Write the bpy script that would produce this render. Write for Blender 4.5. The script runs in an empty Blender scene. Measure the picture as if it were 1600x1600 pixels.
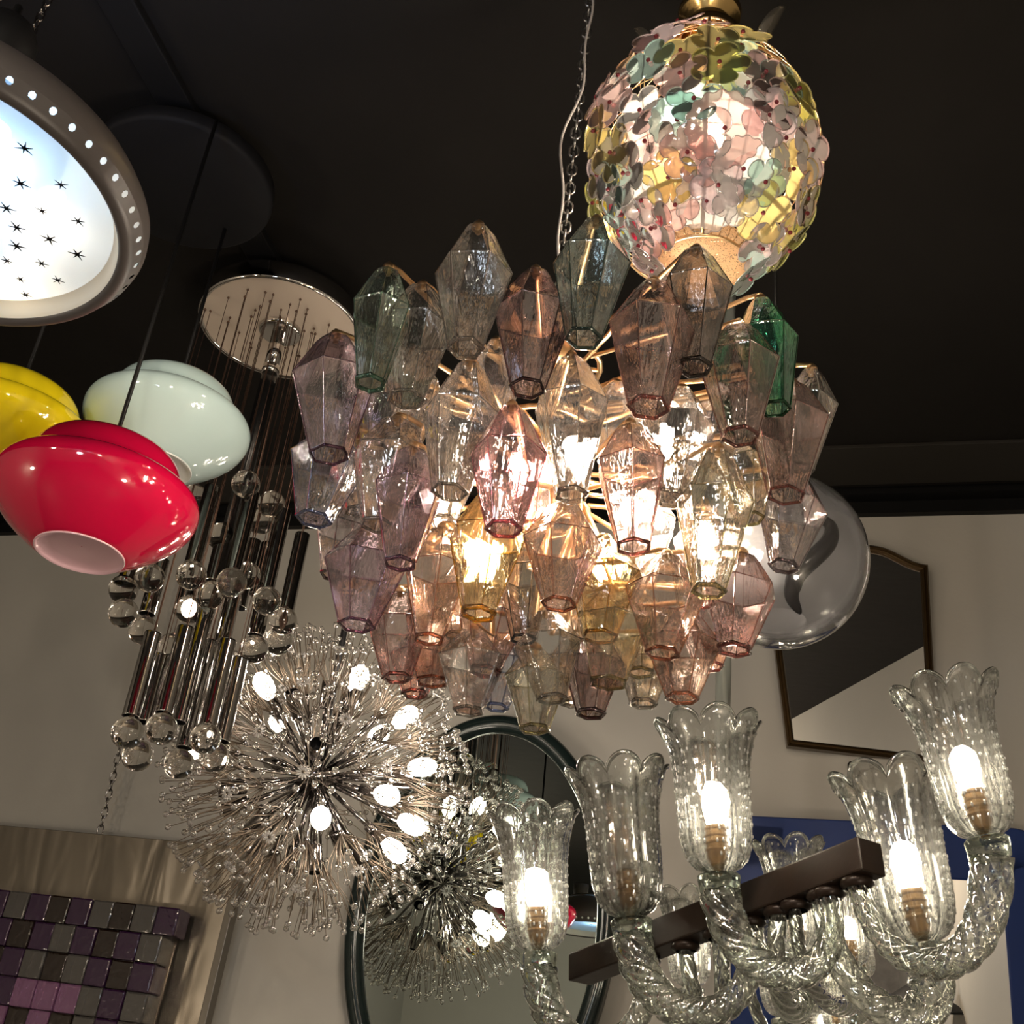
import bpy, bmesh, math, random
from math import sin, cos, pi, radians, sqrt, atan2
from mathutils import Vector as V, Matrix as M
R = random.Random(7)
sc = bpy.context.scene
COL = sc.collection

# ------------------------------------------------------------------ camera
F = 1900.0
EYE = V((0, 0, 1.6))
UPC = V((390, 3300, -F)).normalized()          # world up seen in camera axes (zenith vanishing point)
f0 = V((0, 0, -1.0))
YC = (f0 - UPC * f0.dot(UPC)).normalized()
XC = YC.cross(UPC)
ROT = M((XC, YC, UPC))                          # camera axes -> world axes

def ray(px, py):
    return (ROT @ V((px - 800, 800 - py, -F))).normalized()
def at_z(px, py, z):
    r = ray(px, py); return EYE + r * ((z - EYE.z) / r.z)
def at_h(px, py, h):
    r = ray(px, py); return EYE + r * (h / sqrt(r.x * r.x + r.y * r.y))
def proj(p):
    v = ROT.transposed() @ (V(p) - EYE)
    return 800 + F * v.x / -v.z, 800 - F * v.y / -v.z
def z_for(x, y, py):                            # height on the vertical through (x, y) that is seen at row py
    lo, hi = 0.2, 3.56
    for _ in range(40):
        m = (lo + hi) / 2
        if proj((x, y, m))[1] > py: lo = m
        else: hi = m
    return (lo + hi) / 2
E1 = V((1, -.287, 0)).normalized()              # along the back wall, to the right
NIN = V((-.287, -1, 0)).normalized()            # out of the back wall into the room
WP = V((0, 3.40, 0))
UZ = V((0, 0, 1))
def on_wall(px, py, off=0.0):
    r = ray(px, py); o = WP + NIN * off
    return EYE + r * ((o - EYE).dot(NIN) / r.dot(NIN))
def wl(p):                                      # wall coordinates (along, up) of a point
    return (V(p) - WP).dot(E1), p[2]
CEIL = 3.56

cam = bpy.data.cameras.new('camera'); camo = bpy.data.objects.new('camera', cam); COL.objects.link(camo)
cam.sensor_fit = 'HORIZONTAL'; cam.sensor_width = 36; cam.lens = F / 1600 * 36; cam.clip_start = .02
camo.matrix_world = M.Translation(EYE) @ ROT.to_4x4()
sc.camera = camo

# ------------------------------------------------------------------ materials
def lin(c):
    return tuple(((x / 12.92) if x <= .04045 else ((x + .055) / 1.055) ** 2.4) for x in c)
class NT:
    def __init__(s, name):
        s.m = bpy.data.materials.new(name); s.m.use_nodes = True
        s.t = s.m.node_tree; s.t.nodes.clear()
        s.out = s.n('ShaderNodeOutputMaterial')
    def n(s, typ, **kw):
        o = s.t.nodes.new(typ)
        for k, v in kw.items():
            if k.startswith('i_'):
                key = k[2:]
                o.inputs[int(key) if key.isdigit() else key].default_value = v
            else: setattr(o, k, v)
        return o
    def l(s, a, b): s.t.links.new(a, b)
    def fin(s, sock): s.l(sock, s.out.inputs[0]); return s.m
    def obj(s, scale):
        tc = s.n('ShaderNodeTexCoord'); mp = s.n('ShaderNodeMapping'); mp.inputs['Scale'].default_value = scale
        s.l(tc.outputs['Object'], mp.inputs[0]); return mp.outputs[0]
    def noise(s, scale, vec=None, detail=3.0, rough=.55, dist=0.0):
        o = s.n('ShaderNodeTexNoise'); o.inputs['Scale'].default_value = scale
        o.inputs['Detail'].default_value = detail; o.inputs['Roughness'].default_value = rough; o.inputs['Distortion'].default_value = dist
        if vec: s.l(vec, o.inputs['Vector'])
        return o.outputs['Fac']
    def bump(s, h, strength, dist):
        o = s.n('ShaderNodeBump'); o.inputs['Strength'].default_value = strength; o.inputs['Distance'].default_value = dist
        s.l(h, o.inputs['Height']); return o.outputs[0]
    def mix(s, fac, a, b):
        o = s.n('ShaderNodeMixShader')
        if isinstance(fac, (int, float)): o.inputs[0].default_value = fac
        else: s.l(fac, o.inputs[0])
        s.l(a, o.inputs[1]); s.l(b, o.inputs[2]); return o.outputs[0]
    def math(s, op, a, b=None):
        o = s.n('ShaderNodeMath', operation=op)
        for i, x in enumerate((a, b)):
            if x is None: continue
            if isinstance(x, (int, float)): o.inputs[i].default_value = x
            else: s.l(x, o.inputs[i])
        return o.outputs[0]

def c4(c): return (c[0], c[1], c[2], 1)
MATS = {}
def pbr(name, col, rough=.5, metal=0, bump=None, spec=.5, coat=0, var=None, sss=0, emis=None):
    if name in MATS: return MATS[name]
    t = NT(name); b = t.n('ShaderNodeBsdfPrincipled')
    b.inputs['Base Color'].default_value = c4(col); b.inputs['Roughness'].default_value = rough
    b.inputs['Metallic'].default_value = metal; b.inputs['Specular IOR Level'].default_value = spec
    b.inputs['Coat Weight'].default_value = coat
    if sss:
        b.inputs['Subsurface Weight'].default_value = sss; b.inputs['Subsurface Radius'].default_value = (.03, .03, .03)
    if var:
        nz = t.noise(var[0], t.obj((1, 1, 1)), 5)
        mx = t.n('ShaderNodeMix', data_type='RGBA'); t.l(nz, mx.inputs[0])
        mx.inputs[6].default_value = c4(col); mx.inputs[7].default_value = c4(var[1]); t.l(mx.outputs[2], b.inputs['Base Color'])
    if bump:
        t.l(t.bump(t.noise(bump[0], t.obj(bump[3] if len(bump) > 3 else (1, 1, 1))), bump[1], bump[2]), b.inputs['Normal'])
    MATS[name] = t.fin(b.outputs[0]); return MATS[name]

def glassy(name, tint, refr=.45, ior=1.10, bscale=1.0, bstr=.5, bstretch=(60, 60, 9), haze=.05, gloss=1.6, edge=1.0, hazecol=None, lump=0.0, base=0.0, bdist=.004, grough=.06):
    """blown glass wall: clear and tinted, more coloured at glancing angles, wavy reflections and a little scatter"""
    if name in MATS: return MATS[name]
    t = NT(name)
    h = t.noise(bscale, t.obj(bstretch), 3, .6, .4)
    if lump:
        h2 = t.noise(1, t.obj((28, 28, 22)), 2, .5)
        h = t.math('ADD', h, t.math('MULTIPLY', h2, lump))
    nb = t.bump(h, bstr, bdist)
    lw = t.n('ShaderNodeLayerWeight', i_Blend=.35); 
    mx = t.n('ShaderNodeMix', data_type='RGBA')
    mx.inputs[6].default_value = c4(tint); mx.inputs[7].default_value = c4([x ** (1 + 2.2 * edge) * (1 - .18 * edge) for x in tint])
    t.l(lw.outputs['Facing'], mx.inputs[0])
    tr = t.n('ShaderNodeBsdfTransparent'); t.l(mx.outputs[2], tr.inputs[0])
    rf = t.n('ShaderNodeBsdfRefraction', i_IOR=ior, i_Roughness=.02); t.l(mx.outputs[2], rf.inputs[0]); t.l(nb, rf.inputs['Normal'])
    body = t.mix(refr, tr.outputs[0], rf.outputs[0])
    if haze:
        tl = t.n('ShaderNodeBsdfTranslucent'); tl.inputs[0].default_value = c4(hazecol or tint); t.l(nb, tl.inputs['Normal'])
        df = t.n('ShaderNodeBsdfDiffuse'); df.inputs[0].default_value = c4(hazecol or tint)
        body = t.mix(haze, body, t.mix(.33, tl.outputs[0], df.outputs[0]))
    fr = t.n('ShaderNodeFresnel', i_IOR=1.5); t.l(nb, fr.inputs['Normal'])
    gl = t.n('ShaderNodeBsdfGlossy', i_Roughness=grough); gl.inputs[0].default_value = (1, 1, 1, 1); t.l(nb, gl.inputs['Normal'])
    fac = t.math('MINIMUM', t.math('ADD', t.math('MULTIPLY', fr.outputs[0], gloss), base), .9)
    MATS[name] = t.fin(t.mix(fac, body, gl.outputs[0])); return MATS[name]

def realglass(name, tint=(1, 1, 1), ior=1.45, clear=.3, bump=None, rough=0.0):
    if name in MATS: return MATS[name]
    t = NT(name)
    g = t.n('ShaderNodeBsdfGlass', i_IOR=ior, i_Roughness=rough); g.inputs[0].default_value = c4(tint)
    if bump: t.l(t.bump(t.noise(bump[0], t.obj((1, 1, 1))), bump[1], bump[2]), g.inputs['Normal'])
    tr = t.n('ShaderNodeBsdfTransparent'); tr.inputs[0].default_value = c4(tint)
    MATS[name] = t.fin(t.mix(clear, g.outputs[0], tr.outputs[0])); return MATS[name]

def emit(name, col, strength):
    if name in MATS: return MATS[name]
    t = NT(name); e = t.n('ShaderNodeEmission', i_Strength=strength); e.inputs[0].default_value = c4(col)
    MATS[name] = t.fin(e.outputs[0]); return MATS[name]
def mirror(name, col, rough=0.0):
    if name in MATS: return MATS[name]
    t = NT(name); g = t.n('ShaderNodeBsdfGlossy', i_Roughness=rough); g.inputs[0].default_value = c4(col)
    MATS[name] = t.fin(g.outputs[0]); return MATS[name]

WARM = (1, .85, .69)
BULB = emit('warm_bulb', WARM, 46)
chrome = pbr('chrome', (.62, .60, .58), .05, 1)
darkchrome = pbr('dark_chrome', (.30, .28, .27), .12, 1)
brass = pbr('aged_brass', (.72, .47, .25), .28, 1, (40, .2, .002))
gold = pbr('gilt_metal', (.80, .55, .22), .2, 1, (25, .3, .004))
bronze = pbr('dark_bronze', (.010, .0075, .0065), .34, .1, (30, .2, .003), var=(18, (.022, .013, .008)), spec=.16)
black = pbr('matt_black', (.0045, .0045, .005), .6, spec=.2)
blackgloss = pbr('black_cord', (.004, .004, .004), .5, spec=.2)
steel = pbr('steel_chain', (.30, .29, .28), .3, 1)
greycord = pbr('grey_flex', (.33, .30, .28), .5)
wallm = pbr('plaster_wall', (.37, .352, .315), .62, 0, (55, .12, .004), var=(2.2, (.335, .318, .28)))
ceilm = pbr('dark_ceiling', (.0125, .0112, .0098), .8, 0, (12, .3, .01), var=(3, (.0095, .0086, .0078)), spec=.06)
trimm = pbr('black_moulding', (.003, .003, .003), .5, spec=.15)
floorm = pbr('dark_floor', (.10, .085, .07), .5)

# ------------------------------------------------------------------ mesh helpers
def ico_data(sub):
    bm = bmesh.new(); bmesh.ops.create_icosphere(bm, subdivisions=sub, radius=1)
    v = [x.co.copy() for x in bm.verts]; f = [[q.index for q in p.verts] for p in bm.faces]; bm.free(); return v, f
ICO = {k: ico_data(k) for k in (1, 2, 3, 4)}
def frame_of(d):
    d = d.normalized(); a = V((0, 0, 1)) if abs(d.z) < .95 else V((1, 0, 0))
    x = a.cross(d).normalized(); return x, d.cross(x), d
class MB:
    def __init__(s): s.v = []; s.f = []; s.mi = []; s.sm = []
    def add(s, vs, fs, mi=0, sm=True):
        o = len(s.v); s.v += [tuple(x) for x in vs]
        for f in fs: s.f.append([i + o for i in f]); s.mi.append(mi); s.sm.append(sm)
    def ico(s, c, r, sub=1, mi=0, scale=None, sm=True, mat=None):
        v, f = ICO[sub]; c = V(c)
        if mat is not None: s.add([c + mat @ (V((x.x * scale[0], x.y * scale[1], x.z * scale[2]))) for x in v], f, mi, sm)
        elif scale: s.add([c + V((x.x * scale[0], x.y * scale[1], x.z * scale[2])) for x in v], f, mi, sm)
        else: s.add([c + x * r for x in v], f, mi, sm)
    def lathe(s, prof, n, c=(0, 0, 0), mi=0, sm=True, axis=None, cap0=False, cap1=False, phase=0, fn=None):
        c = V(c); vs = []; fs = []
        X, Y, Z = frame_of(V(axis)) if axis is not None else (V((1, 0, 0)), V((0, 1, 0)), V((0, 0, 1)))
        for j, (r, z) in enumerate(prof):
            for i in range(n):
                a = phase + 2 * pi * i / n
                rr, zz = (r, z) if fn is None else fn(a, j, r, z)
                vs.append(c + X * (rr * cos(a)) + Y * (rr * sin(a)) + Z * zz)
        for j in range(len(prof) - 1):
            for i in range(n):
                k = (i + 1) % n
                fs.append((j * n + i, j * n + k, (j + 1) * n + k, (j + 1) * n + i))
        if cap0: fs.append(tuple(range(n - 1, -1, -1)))
        if cap1: fs.append(tuple((len(prof) - 1) * n + i for i in range(n)))
        s.add(vs, fs, mi, sm)
    def tube(s, pts, r, n=8, mi=0, cap=True, sm=True, closed=False, ref=None, prof=None):
        pts = [V(p) for p in pts]; m = len(pts); vs = []; fs = []
        X = None
        for i, p in enumerate(pts):
            if closed: d = pts[(i + 1) % m] - pts[i - 1]
            else: d = pts[min(i + 1, m - 1)] - pts[max(i - 1, 0)]
            d.normalize()
            if X is None: X = frame_of(d)[0] if ref is None else V(ref)
            X = (X - d * X.dot(d)).normalized(); Y = d.cross(X)
            rr = r[i] if isinstance(r, (list, tuple)) else r
            for k in range(n):
                a = 2 * pi * k / n; q = rr if prof is None else rr * prof(a, i)
                vs.append(p + X * (q * cos(a)) + Y * (q * sin(a)))
        for i in range(m if closed else m - 1):
            i2 = (i + 1) % m
            for k in range(n):
                k2 = (k + 1) % n; fs.append((i * n + k, i * n + k2, i2 * n + k2, i2 * n + k))
        if cap and not closed: fs.append(tuple(range(n - 1, -1, -1))); fs.append(tuple((m - 1) * n + k for k in range(n)))
        s.add(vs, fs, mi, sm)
    def box(s, c, size, ax=None, mi=0, bev=0):
        c = V(c); X, Y, Z = ax or (V((1, 0, 0)), V((0, 1, 0)), V((0, 0, 1)))
        bm = bmesh.new(); bmesh.ops.create_cube(bm, size=1)
        for v in bm.verts: v.co = V((v.co.x * size[0], v.co.y * size[1], v.co.z * size[2]))
        if bev: bmesh.ops.bevel(bm, geom=list(bm.edges), offset=bev, segments=2, profile=.6, affect='EDGES')
        bm.verts.index_update()
        s.add([c + X * v.co.x + Y * v.co.y + Z * v.co.z for v in bm.verts], [[q.index for q in f.verts] for f in bm.faces], mi, False); bm.free()
    def chain(s, a, b, link=.022, r=.0018, w=.0065):
        a, b = V(a), V(b); d = b - a; L = d.length; n = max(2, int(L / (link * .78))); X, Y, Z = frame_of(d)
        for i in range(n):
            c = a + d * ((i + .5) / n); S = X if i % 2 else Y; hl = link / 2
            pts = [c + S * (w * sin(t)) * 1.0 + Z * (hl * (abs(cos(t)) ** .6) * (1 if cos(t) > 0 else -1)) for t in [2 * pi * k / 10 for k in range(10)]]
            s.tube(pts, r, 5, closed=True)
    def build(s, name, mats, parent=None, origin=None, label=None):
        me = bpy.data.meshes.new(name)
        o0 = V(origin) if origin is not None else (V(parent['_o']) if parent is not None else V((0, 0, 0)))
        me.from_pydata([(x[0] - o0.x, x[1] - o0.y, x[2] - o0.z) for x in s.v], [], s.f)
        for m in (mats if isinstance(mats, (list, tuple)) else [mats]): me.materials.append(m)
        me.polygons.foreach_set('material_index', s.mi); me.polygons.foreach_set('use_smooth', s.sm); me.update()
        o = bpy.data.objects.new(name, me); COL.objects.link(o)
        if parent is not None:
            o.parent = parent; o.location = o0 - V(parent['_o']); o['_o'] = tuple(o0)
        else: o.location = o0; o['_o'] = tuple(o0)
        if label: o['label'] = label
        return o
ALL = []
def thing(name, loc, label, cat, group=None):
    o = bpy.data.objects.new(name, None); COL.objects.link(o); o.location = loc; o.empty_display_size = .05
    o['_o'] = tuple(loc); o['label'] = label; o['category'] = cat
    if group: o['group'] = group
    return o
def tag(o, label, cat, group=None):
    o['label'] = label; o['category'] = cat
    if group: o['group'] = group
    return o
def struct(o): o['kind'] = 'structure'; return o
def tagpart(o, label): o['label'] = label; return o
def bulb(name, c, r, parent, axis=(0, 0, -1), mat=None, sock=None, length=None):
    """candle or globe bulb whose foot points along axis"""
    b = MB(); ax = -V(axis).normalized()
    b.lathe([(.001, 0), (r * .45, 0), (r * .55, r * .5), (r * .95, r * 1.25), (r, r * 1.9), (r * .8, r * 2.5), (r * .4, r * 2.85), (.001, r * 2.95)] if length is None else
            [(.001, 0), (r * .6, 0), (r * .9, length * .25), (r, length * .5), (r * .8, length * .8), (r * .4, length * .95), (.001, length)], 14, V(c) - ax * r * 1.6, axis=ax)
    return b.build(name, mat or BULB, parent)

# ------------------------------------------------------------------ the room
def slab(name, a, b, c, d, th, m, nrm):
    mb = MB(); p = [V(x) for x in (a, b, c, d)]; q = [x - V(nrm) * th for x in p]
    mb.add(p + q, [(0, 1, 2, 3), (7, 6, 5, 4), (0, 4, 5, 1), (1, 5, 6, 2), (2, 6, 7, 3), (3, 7, 4, 0)], 0, False)
    return struct(mb.build(name, m))
def rm(u, v, z): return WP + E1 * u + NIN * v + UZ * z
UL, UR, VD = -2.7, 2.0, 7.2
slab('wall_back', rm(UL, 0, 0), rm(UR, 0, 0), rm(UR, 0, CEIL), rm(UL, 0, CEIL), .12, wallm, NIN)
slab('wall_left', rm(UL, VD, 0), rm(UL, 0, 0), rm(UL, 0, CEIL), rm(UL, VD, CEIL), .12, wallm, E1)
slab('wall_right', rm(UR, 0, 0), rm(UR, VD, 0), rm(UR, VD, CEIL), rm(UR, 0, CEIL), .12, wallm, -E1)
slab('wall_front', rm(UR, VD, 0), rm(UL, VD, 0), rm(UL, VD, CEIL), rm(UR, VD, CEIL), .12, wallm, -NIN)
slab('floor', rm(UL, 0, 0), rm(UL, VD, 0), rm(UR, VD, 0), rm(UR, 0, 0), .1, floorm, UZ)
slab('ceiling', rm(UR, 0, CEIL), rm(UR, VD, CEIL), rm(UL, VD, CEIL), rm(UL, 0, CEIL), .1, ceilm, -UZ)
AXW = (E1, NIN, UZ)
W3 = (E1, UZ, NIN)
zl = on_wall(800, 820).z
mb = MB(); mb.box(rm((UL + UR) / 2, .012, (zl + CEIL) / 2), (UR - UL, .024, CEIL - zl), AXW); mb.box(rm((UL + UR) / 2, .035, CEIL - .012), (UR - UL, .07, .024), AXW)
struct(mb.build('trim_1', trimm))
mb = MB(); mb.box(rm((UL + UR) / 2, .20, CEIL - .006), (UR - UL, .20, .012), AXW, bev=.003)
struct(mb.build('trim_2', pbr('soffit_strip', (.020, .018, .015), .7, spec=.1)))
# dark conduit across the ceiling
a, b_ = at_z(150, -60, CEIL - .012), at_z(425, 425, CEIL - .012)
d = (b_ - a); mb = MB(); dn = d.normalized()
mb.box((a + b_) / 2, (.075, d.length, .022), (dn.cross(UZ), dn, UZ), bev=.004)
struct(mb.build('trim_3', black))

# ------------------------------------------------------------------ star lamp (upper left)
SL = V((-.7553, 1.1499, 2.6))
creamin = pbr('cream_reflector', (.80, .74, .62), .45)
shadeout = pbr('greige_lacquer', (.085, .074, .07), .4)
lamp = thing('star_pendant_lamp', SL, 'wide drum pendant with pinholes round its rim and black stars on its glowing glass', 'lamp')
mb = MB(); P = [(.2272, 0), (.231, -.004), (.237, -.005), (.243, -.002), (.2462, .0035)]
mb.lathe(P, 118, SL)
NH = 59; rows = ((.2462, .0035), (.2545, .0165))
for k in range(NH):
    a0 = 2 * pi * k / NH
    def pt(u, w):
        r = rows[0][0] + (rows[1][0] - rows[0][0]) * w; z = rows[0][1] + (rows[1][1] - rows[0][1]) * w
        a = a0 + u * 2 * pi / NH; return SL + V((r * cos(a), r * sin(a), z))
    outer = [(0, 0), (.5, 0), (1, 0), (1, .5), (1, 1), (.5, 1), (0, 1), (0, .5)]
    inner = [(.5 + .165 * cos(t), .5 + .32 * sin(t)) for t in [radians(225 + 45 * i) for i in range(8)]]
    vs = [pt(*q) for q in outer] + [pt(*q) for q in inner]
    mb.add(vs, [(i, (i + 1) % 8, 8 + (i + 1) % 8, 8 + i) for i in range(8)], 0)
mb.lathe([(.2545, .0165), (.258, .028), (.257, .04), (.245, .06), (.20, .10), (.13, .125)], 118, SL)
mb.build('shade', shadeout, lamp)
mb = MB(); mb.lathe([(.2272, 0), (.2235, .006), (.2225, .013), (.216, .0225)], 96, SL)
mb.lathe([(.252, .03), (.24, .055), (.19, .095), (.13, .118)], 96, SL, mi=0)
mb.build('reflector', creamin, lamp)
t = NT('prismatic_diffuser')
ck = t.n('ShaderNodeTexChecker', i_Scale=330.0); tc = t.n('ShaderNodeTexCoord'); t.l(tc.outputs['Object'], ck.inputs[0])
nb = t.bump(ck.outputs['Fac'], .25, .001)
tl = t.n('ShaderNodeBsdfTranslucent'); tl.inputs[0].default_value = (.93, .92, .88, 1)
rf = t.n('ShaderNodeBsdfRefraction', i_IOR=1.05, i_Roughness=.28); rf.inputs[0].default_value = (.9, .9, .88, 1); t.l(nb, rf.inputs['Normal'])
gl = t.n('ShaderNodeBsdfGlossy', i_Roughness=.12); t.l(nb, gl.inputs['Normal'])
DIFF = t.fin(t.mix(.06, t.mix(.25, tl.outputs[0], rf.outputs[0]), gl.outputs[0]))
zd = SL.z + .0225
mb = MB(); mb.lathe([(.2165, .0225), (.2, .0215), (.1, .0195), (.0005, .019)], 72, SL); dif = mb.build('diffuser', DIFF, lamp)
stars = [(38, 232), (32, 287), (95, 289), (10, 326), (66, 330), (122, 346), (26, 356), (77, 374), (26, 385), (121, 398), (65, 412), (11, 408), (32, 437), (90, 438), (40, 461),
         (-20, 200), (-60, 260), (-40, 330), (-90, 330), (-70, 400), (-30, 450)]
for i, (px, py) in enumerate(stars):
    mb = MB()
    c = at_z(px, py, SL.z + .0165); s = .0125 if i in (0, 1, 3, 6, 7, 8, 9) else .0095; a0 = R.random() * 3
    for k in range(6):
        a = a0 + k * pi / 3; d = V((cos(a), sin(a), 0)); n = V((-d.y, d.x, 0)); ll = s * (1 if k % 2 == 0 else .85)
        mb.add([c - n * s * .13, c + n * s * .13, c + d * ll, c - n * s * .13 + UZ * .0006, c + n * s * .13 + UZ * .0006, c + d * ll + UZ * .0006],
               [(0, 1, 2), (5, 4, 3), (0, 3, 4, 1), (1, 4, 5, 2), (2, 5, 3, 0)], 0, False)
    mb.build('star', black, dif)
for i, (px, py, cold) in enumerate([(78, 320, 0), (28, 425, 0), (-70, 300, 1), (-10, 215, 1)]):
    c = at_z(px, py, SL.z + .050)
    mb = MB(); mb.ico(c, .019, 2); mb.build('bulb', emit('cold_bulb', (.33, .60, 1), 34) if cold else emit('star_bulb', (1, .87, .68), 8), lamp)
mb = MB(); mb.tube([SL + V((0, 0, .118)), SL + V((0, 0, .36))], .006, 10); mb.tube([SL + V((-.13, 0, .122)), SL + V((.13, 0, .122))], .006, 6); mb.tube([SL + V((0, -.13, .122)), SL + V((0, .13, .122))], .006, 6)
mb.build('stem', black, lamp)
mb = MB(); mb.lathe([(.001, .126), (.128, .126), (.135, .13), (.128, .134), (.001, .135)], 48, SL); mb.build('light_block_plate', shadeout, lamp)  # unseen plate added to keep the uplight off the diffuser
UPB = SL + V((-.07, .03, .16))
mb = MB(); mb.lathe([(.001, -.024), (.03, -.024), (.032, -.02), (.034, .032), (.032, .032), (.029, -.018), (.001, -.019)], 32, UPB); mb.build('light_block_cup', shadeout, lamp)  # unseen cup added so the bulb reaches only the ceiling
mb = MB(); mb.ico(UPB, .017, 2); mb.build('uplight_bulb', emit('uplight_bulb', (.34, .52, 1), 900), lamp)
zt = z_for(SL.x, SL.y, 75)
mb = MB(); mb.lathe([(.001, -.045), (.02, -.042), (.033, -.03), (.042, -.005), (.044, .02), (.036, .038), (.012, .045), (.001, .046)], 32, (SL.x, SL.y, zt)); mb.build('canopy_cup', black, lamp)
mb = MB(); mb.tube([(SL.x, SL.y, SL.z + .3), (SL.x, SL.y, zt)], .006, 8); mb.build('stem', black, lamp)
for dx in (-.03, .032):
    mb = MB(); mb.chain((SL.x + dx, SL.y, zt + .03), (SL.x + dx * 1.6, SL.y, CEIL), .02, .0013, .005); mb.build('chain', darkchrome, lamp)

# ------------------------------------------------------------------ three glass pendants on one round ceiling plate
CP = V((-.803, 2.007, 0))
mb = MB(); mb.lathe([(.001, 3.462), (.19, 3.462), (.197, 3.466), (.199, 3.472), (.197, 3.50), (.15, 3.53), (.13, CEIL), (.001, CEIL)], 64, CP)
tag(mb.build('ceiling_plate', pbr('charcoal_lacquer', (.0075, .0075, .0085), .6, spec=.1), origin=CP + UZ * 3.462), 'round dark plate on the ceiling from which three cords hang', 'ceiling plate')
def dome(name, ax, zb, zt, Rm, col, label, inner=(.85, .8, .8)):
    H = zt - zb; root = thing(name, V((ax.x, ax.y, zb)), label, 'pendant lamp')
    c = V((ax.x, ax.y, zb))
    prof = [(.43, 0), (.445, .002), (.475, .014), (.56, .062), (.69, .145), (.81, .235), (.905, .325), (.965, .41), (.992, .475), (1.0, .525), (.994, .57), (.972, .61), (.935, .642), (.885, .668), (.83, .688), (.785, .706), (.762, .73), (.752, .765), (.742, .81), (.724, .865), (.69, .925), (.64, .97), (.56, .998), (.30, 1.01), (.06, 1.015), (.001, 1.015)]
    pr = [(r * Rm, z * H) for r, z in prof]
    sm = []
    for i in range(len(pr) - 1):
        sm.append(pr[i]); sm.append(((pr[i][0] + pr[i + 1][0]) / 2, (pr[i][1] + pr[i + 1][1]) / 2))
    sm.append(pr[-1])
    mb = MB(); mb.lathe(pr, 96, c); mb.build('shade', pbr(name + '_glass', col, .07, 0, None, .6, .5), root)
    mb = MB(); mb.lathe([(.43 * Rm, 0), (.433 * Rm, -.002), (.42 * Rm, -.003), (.41 * Rm, .001), (.39 * Rm, .005), (.3 * Rm, .009), (.001, .012)], 72, c)
    mb.build('glass_liner', pbr(name + '_liner', inner, .08, 0, None, .5, .3), root)
    mb = MB(); mb.lathe([(.011, -.006), (.011, .012), (.004, .022), (.003, .03)], 16, c + UZ * (H * 1.01)); mb.build('cord_grip', blackgloss, root)
    mb = MB(); mb.tube([c + UZ * H, V((ax.x, ax.y, 3.47))], .0042, 8); mb.build('cord', blackgloss, root)
    return root
axr = at_z(330, 215, 3.42)
dome('red_pendant_lamp', axr, 2.46, 2.655, .171, (.50, .003, .04), 'glossy crimson glass pendant with a pale pink underside, lowest of the three', (.72, .47, .52))
axm = at_z(345, 380, 3.42)
dome('mint_pendant_lamp', axm, 2.822, 3.015, .170, (.64, .83, .81), 'pale mint glass pendant hanging behind the red one', (.85, .87, .86))
axy = at_z(150, 292, 3.46)
dome('yellow_pendant_lamp', axy, 2.70, 2.90, .172, (.93, .72, .010), 'bright yellow glass pendant cut by the left edge of the photo', (.85, .75, .6))

# ------------------------------------------------------------------ chrome tube chandelier
TC = V((-.632, 2.465, 3.45))
tubel = thing('tube_chandelier', TC, 'chrome cascade of hanging tubes and clear glass balls under a round mirrored plate', 'chandelier')
mb = MB(); mb.lathe([(.196, .004), (.203, 0), (.2065, .002), (.208, .006), (.208, .048), (.2065, .053), (.20, .055), (.001, .056)], 96, TC); mb.build('plate_rim', chrome, tubel)
mb = MB(); mb.lathe([(.001, .0045), (.196, .0045)], 96, TC); mb.build('plate', pbr('plate_face', (.60, .50, .40), .42, .25), tubel, label='pale tan underside of the ceiling plate')
mb = MB(); mb.lathe([(.001, -.008), (.047, -.008), (.050, -.0079), (.0535, -.005), (.054, -.002), (.054, .004)], 48, TC); mb.build('rosette', chrome, tubel)
zs = z_for(TC.x, TC.y, 575)
mb = MB(); mb.tube([TC, V((TC.x, TC.y, zs))], .018, 24); mb.tube([V((TC.x, TC.y, zs + .004)), V((TC.x, TC.y, zs - .02))], .0215, 24); mb.build('stem', chrome, tubel)
mb = MB(); mb.tube([V((TC.x, TC.y, zs - .02)), V((TC.x, TC.y, zs - .05)), V((TC.x, TC.y, z_for(TC.x, TC.y, 905)))], .0195, 24); mb.build('stem_sleeve', pbr('black_sleeve', (.006, .006, .006), .25), tubel)
mb = MB(); mb.tube([V((TC.x, TC.y, TC.z + .05)), V((TC.x, TC.y, CEIL))], .02, 12); mb.build('mount', black, tubel)
def in_disc(px, py, dep):
    p = at_h(px, py, 2.545 + dep); q = V((p.x - TC.x, p.y - TC.y)); 
    for _ in range(30):
        if q.length <= .165: break
        # slide along the sight line until the hanger fits under the plate
        dep *= .8; p = at_h(px, py, 2.545 + dep); q = V((p.x - TC.x, p.y - TC.y))
        if abs(dep) < .002: break
    return p
tubes = [(241, 989, 203, 1120, -.10), (255, 1024, 221, 1129, -.03), (292, 980, 255, 1115, -.11), (322, 946, 282, 1129, -.06), (327, 1002, 289, 1169, .0), (356, 1000, 326, 1135, -.10), (371, 1029, 350, 1159, -.03),
         (331, 761, 302, 882, -.08), (393, 771, 356, 930, -.10), (441, 798, 402, 994, -.02), (471, 835, 449, 957, .05), (397, 845, 373, 950, .08), (255, 875, 228, 960, .02), (208, 870, 195, 915, -.04), (350, 849, 329, 909, .0), (366, 935, 344, 1010, .04), (300, 900, 282, 960, .10), (420, 850, 400, 930, .12)]
mt = MB(); t0 = None
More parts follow.
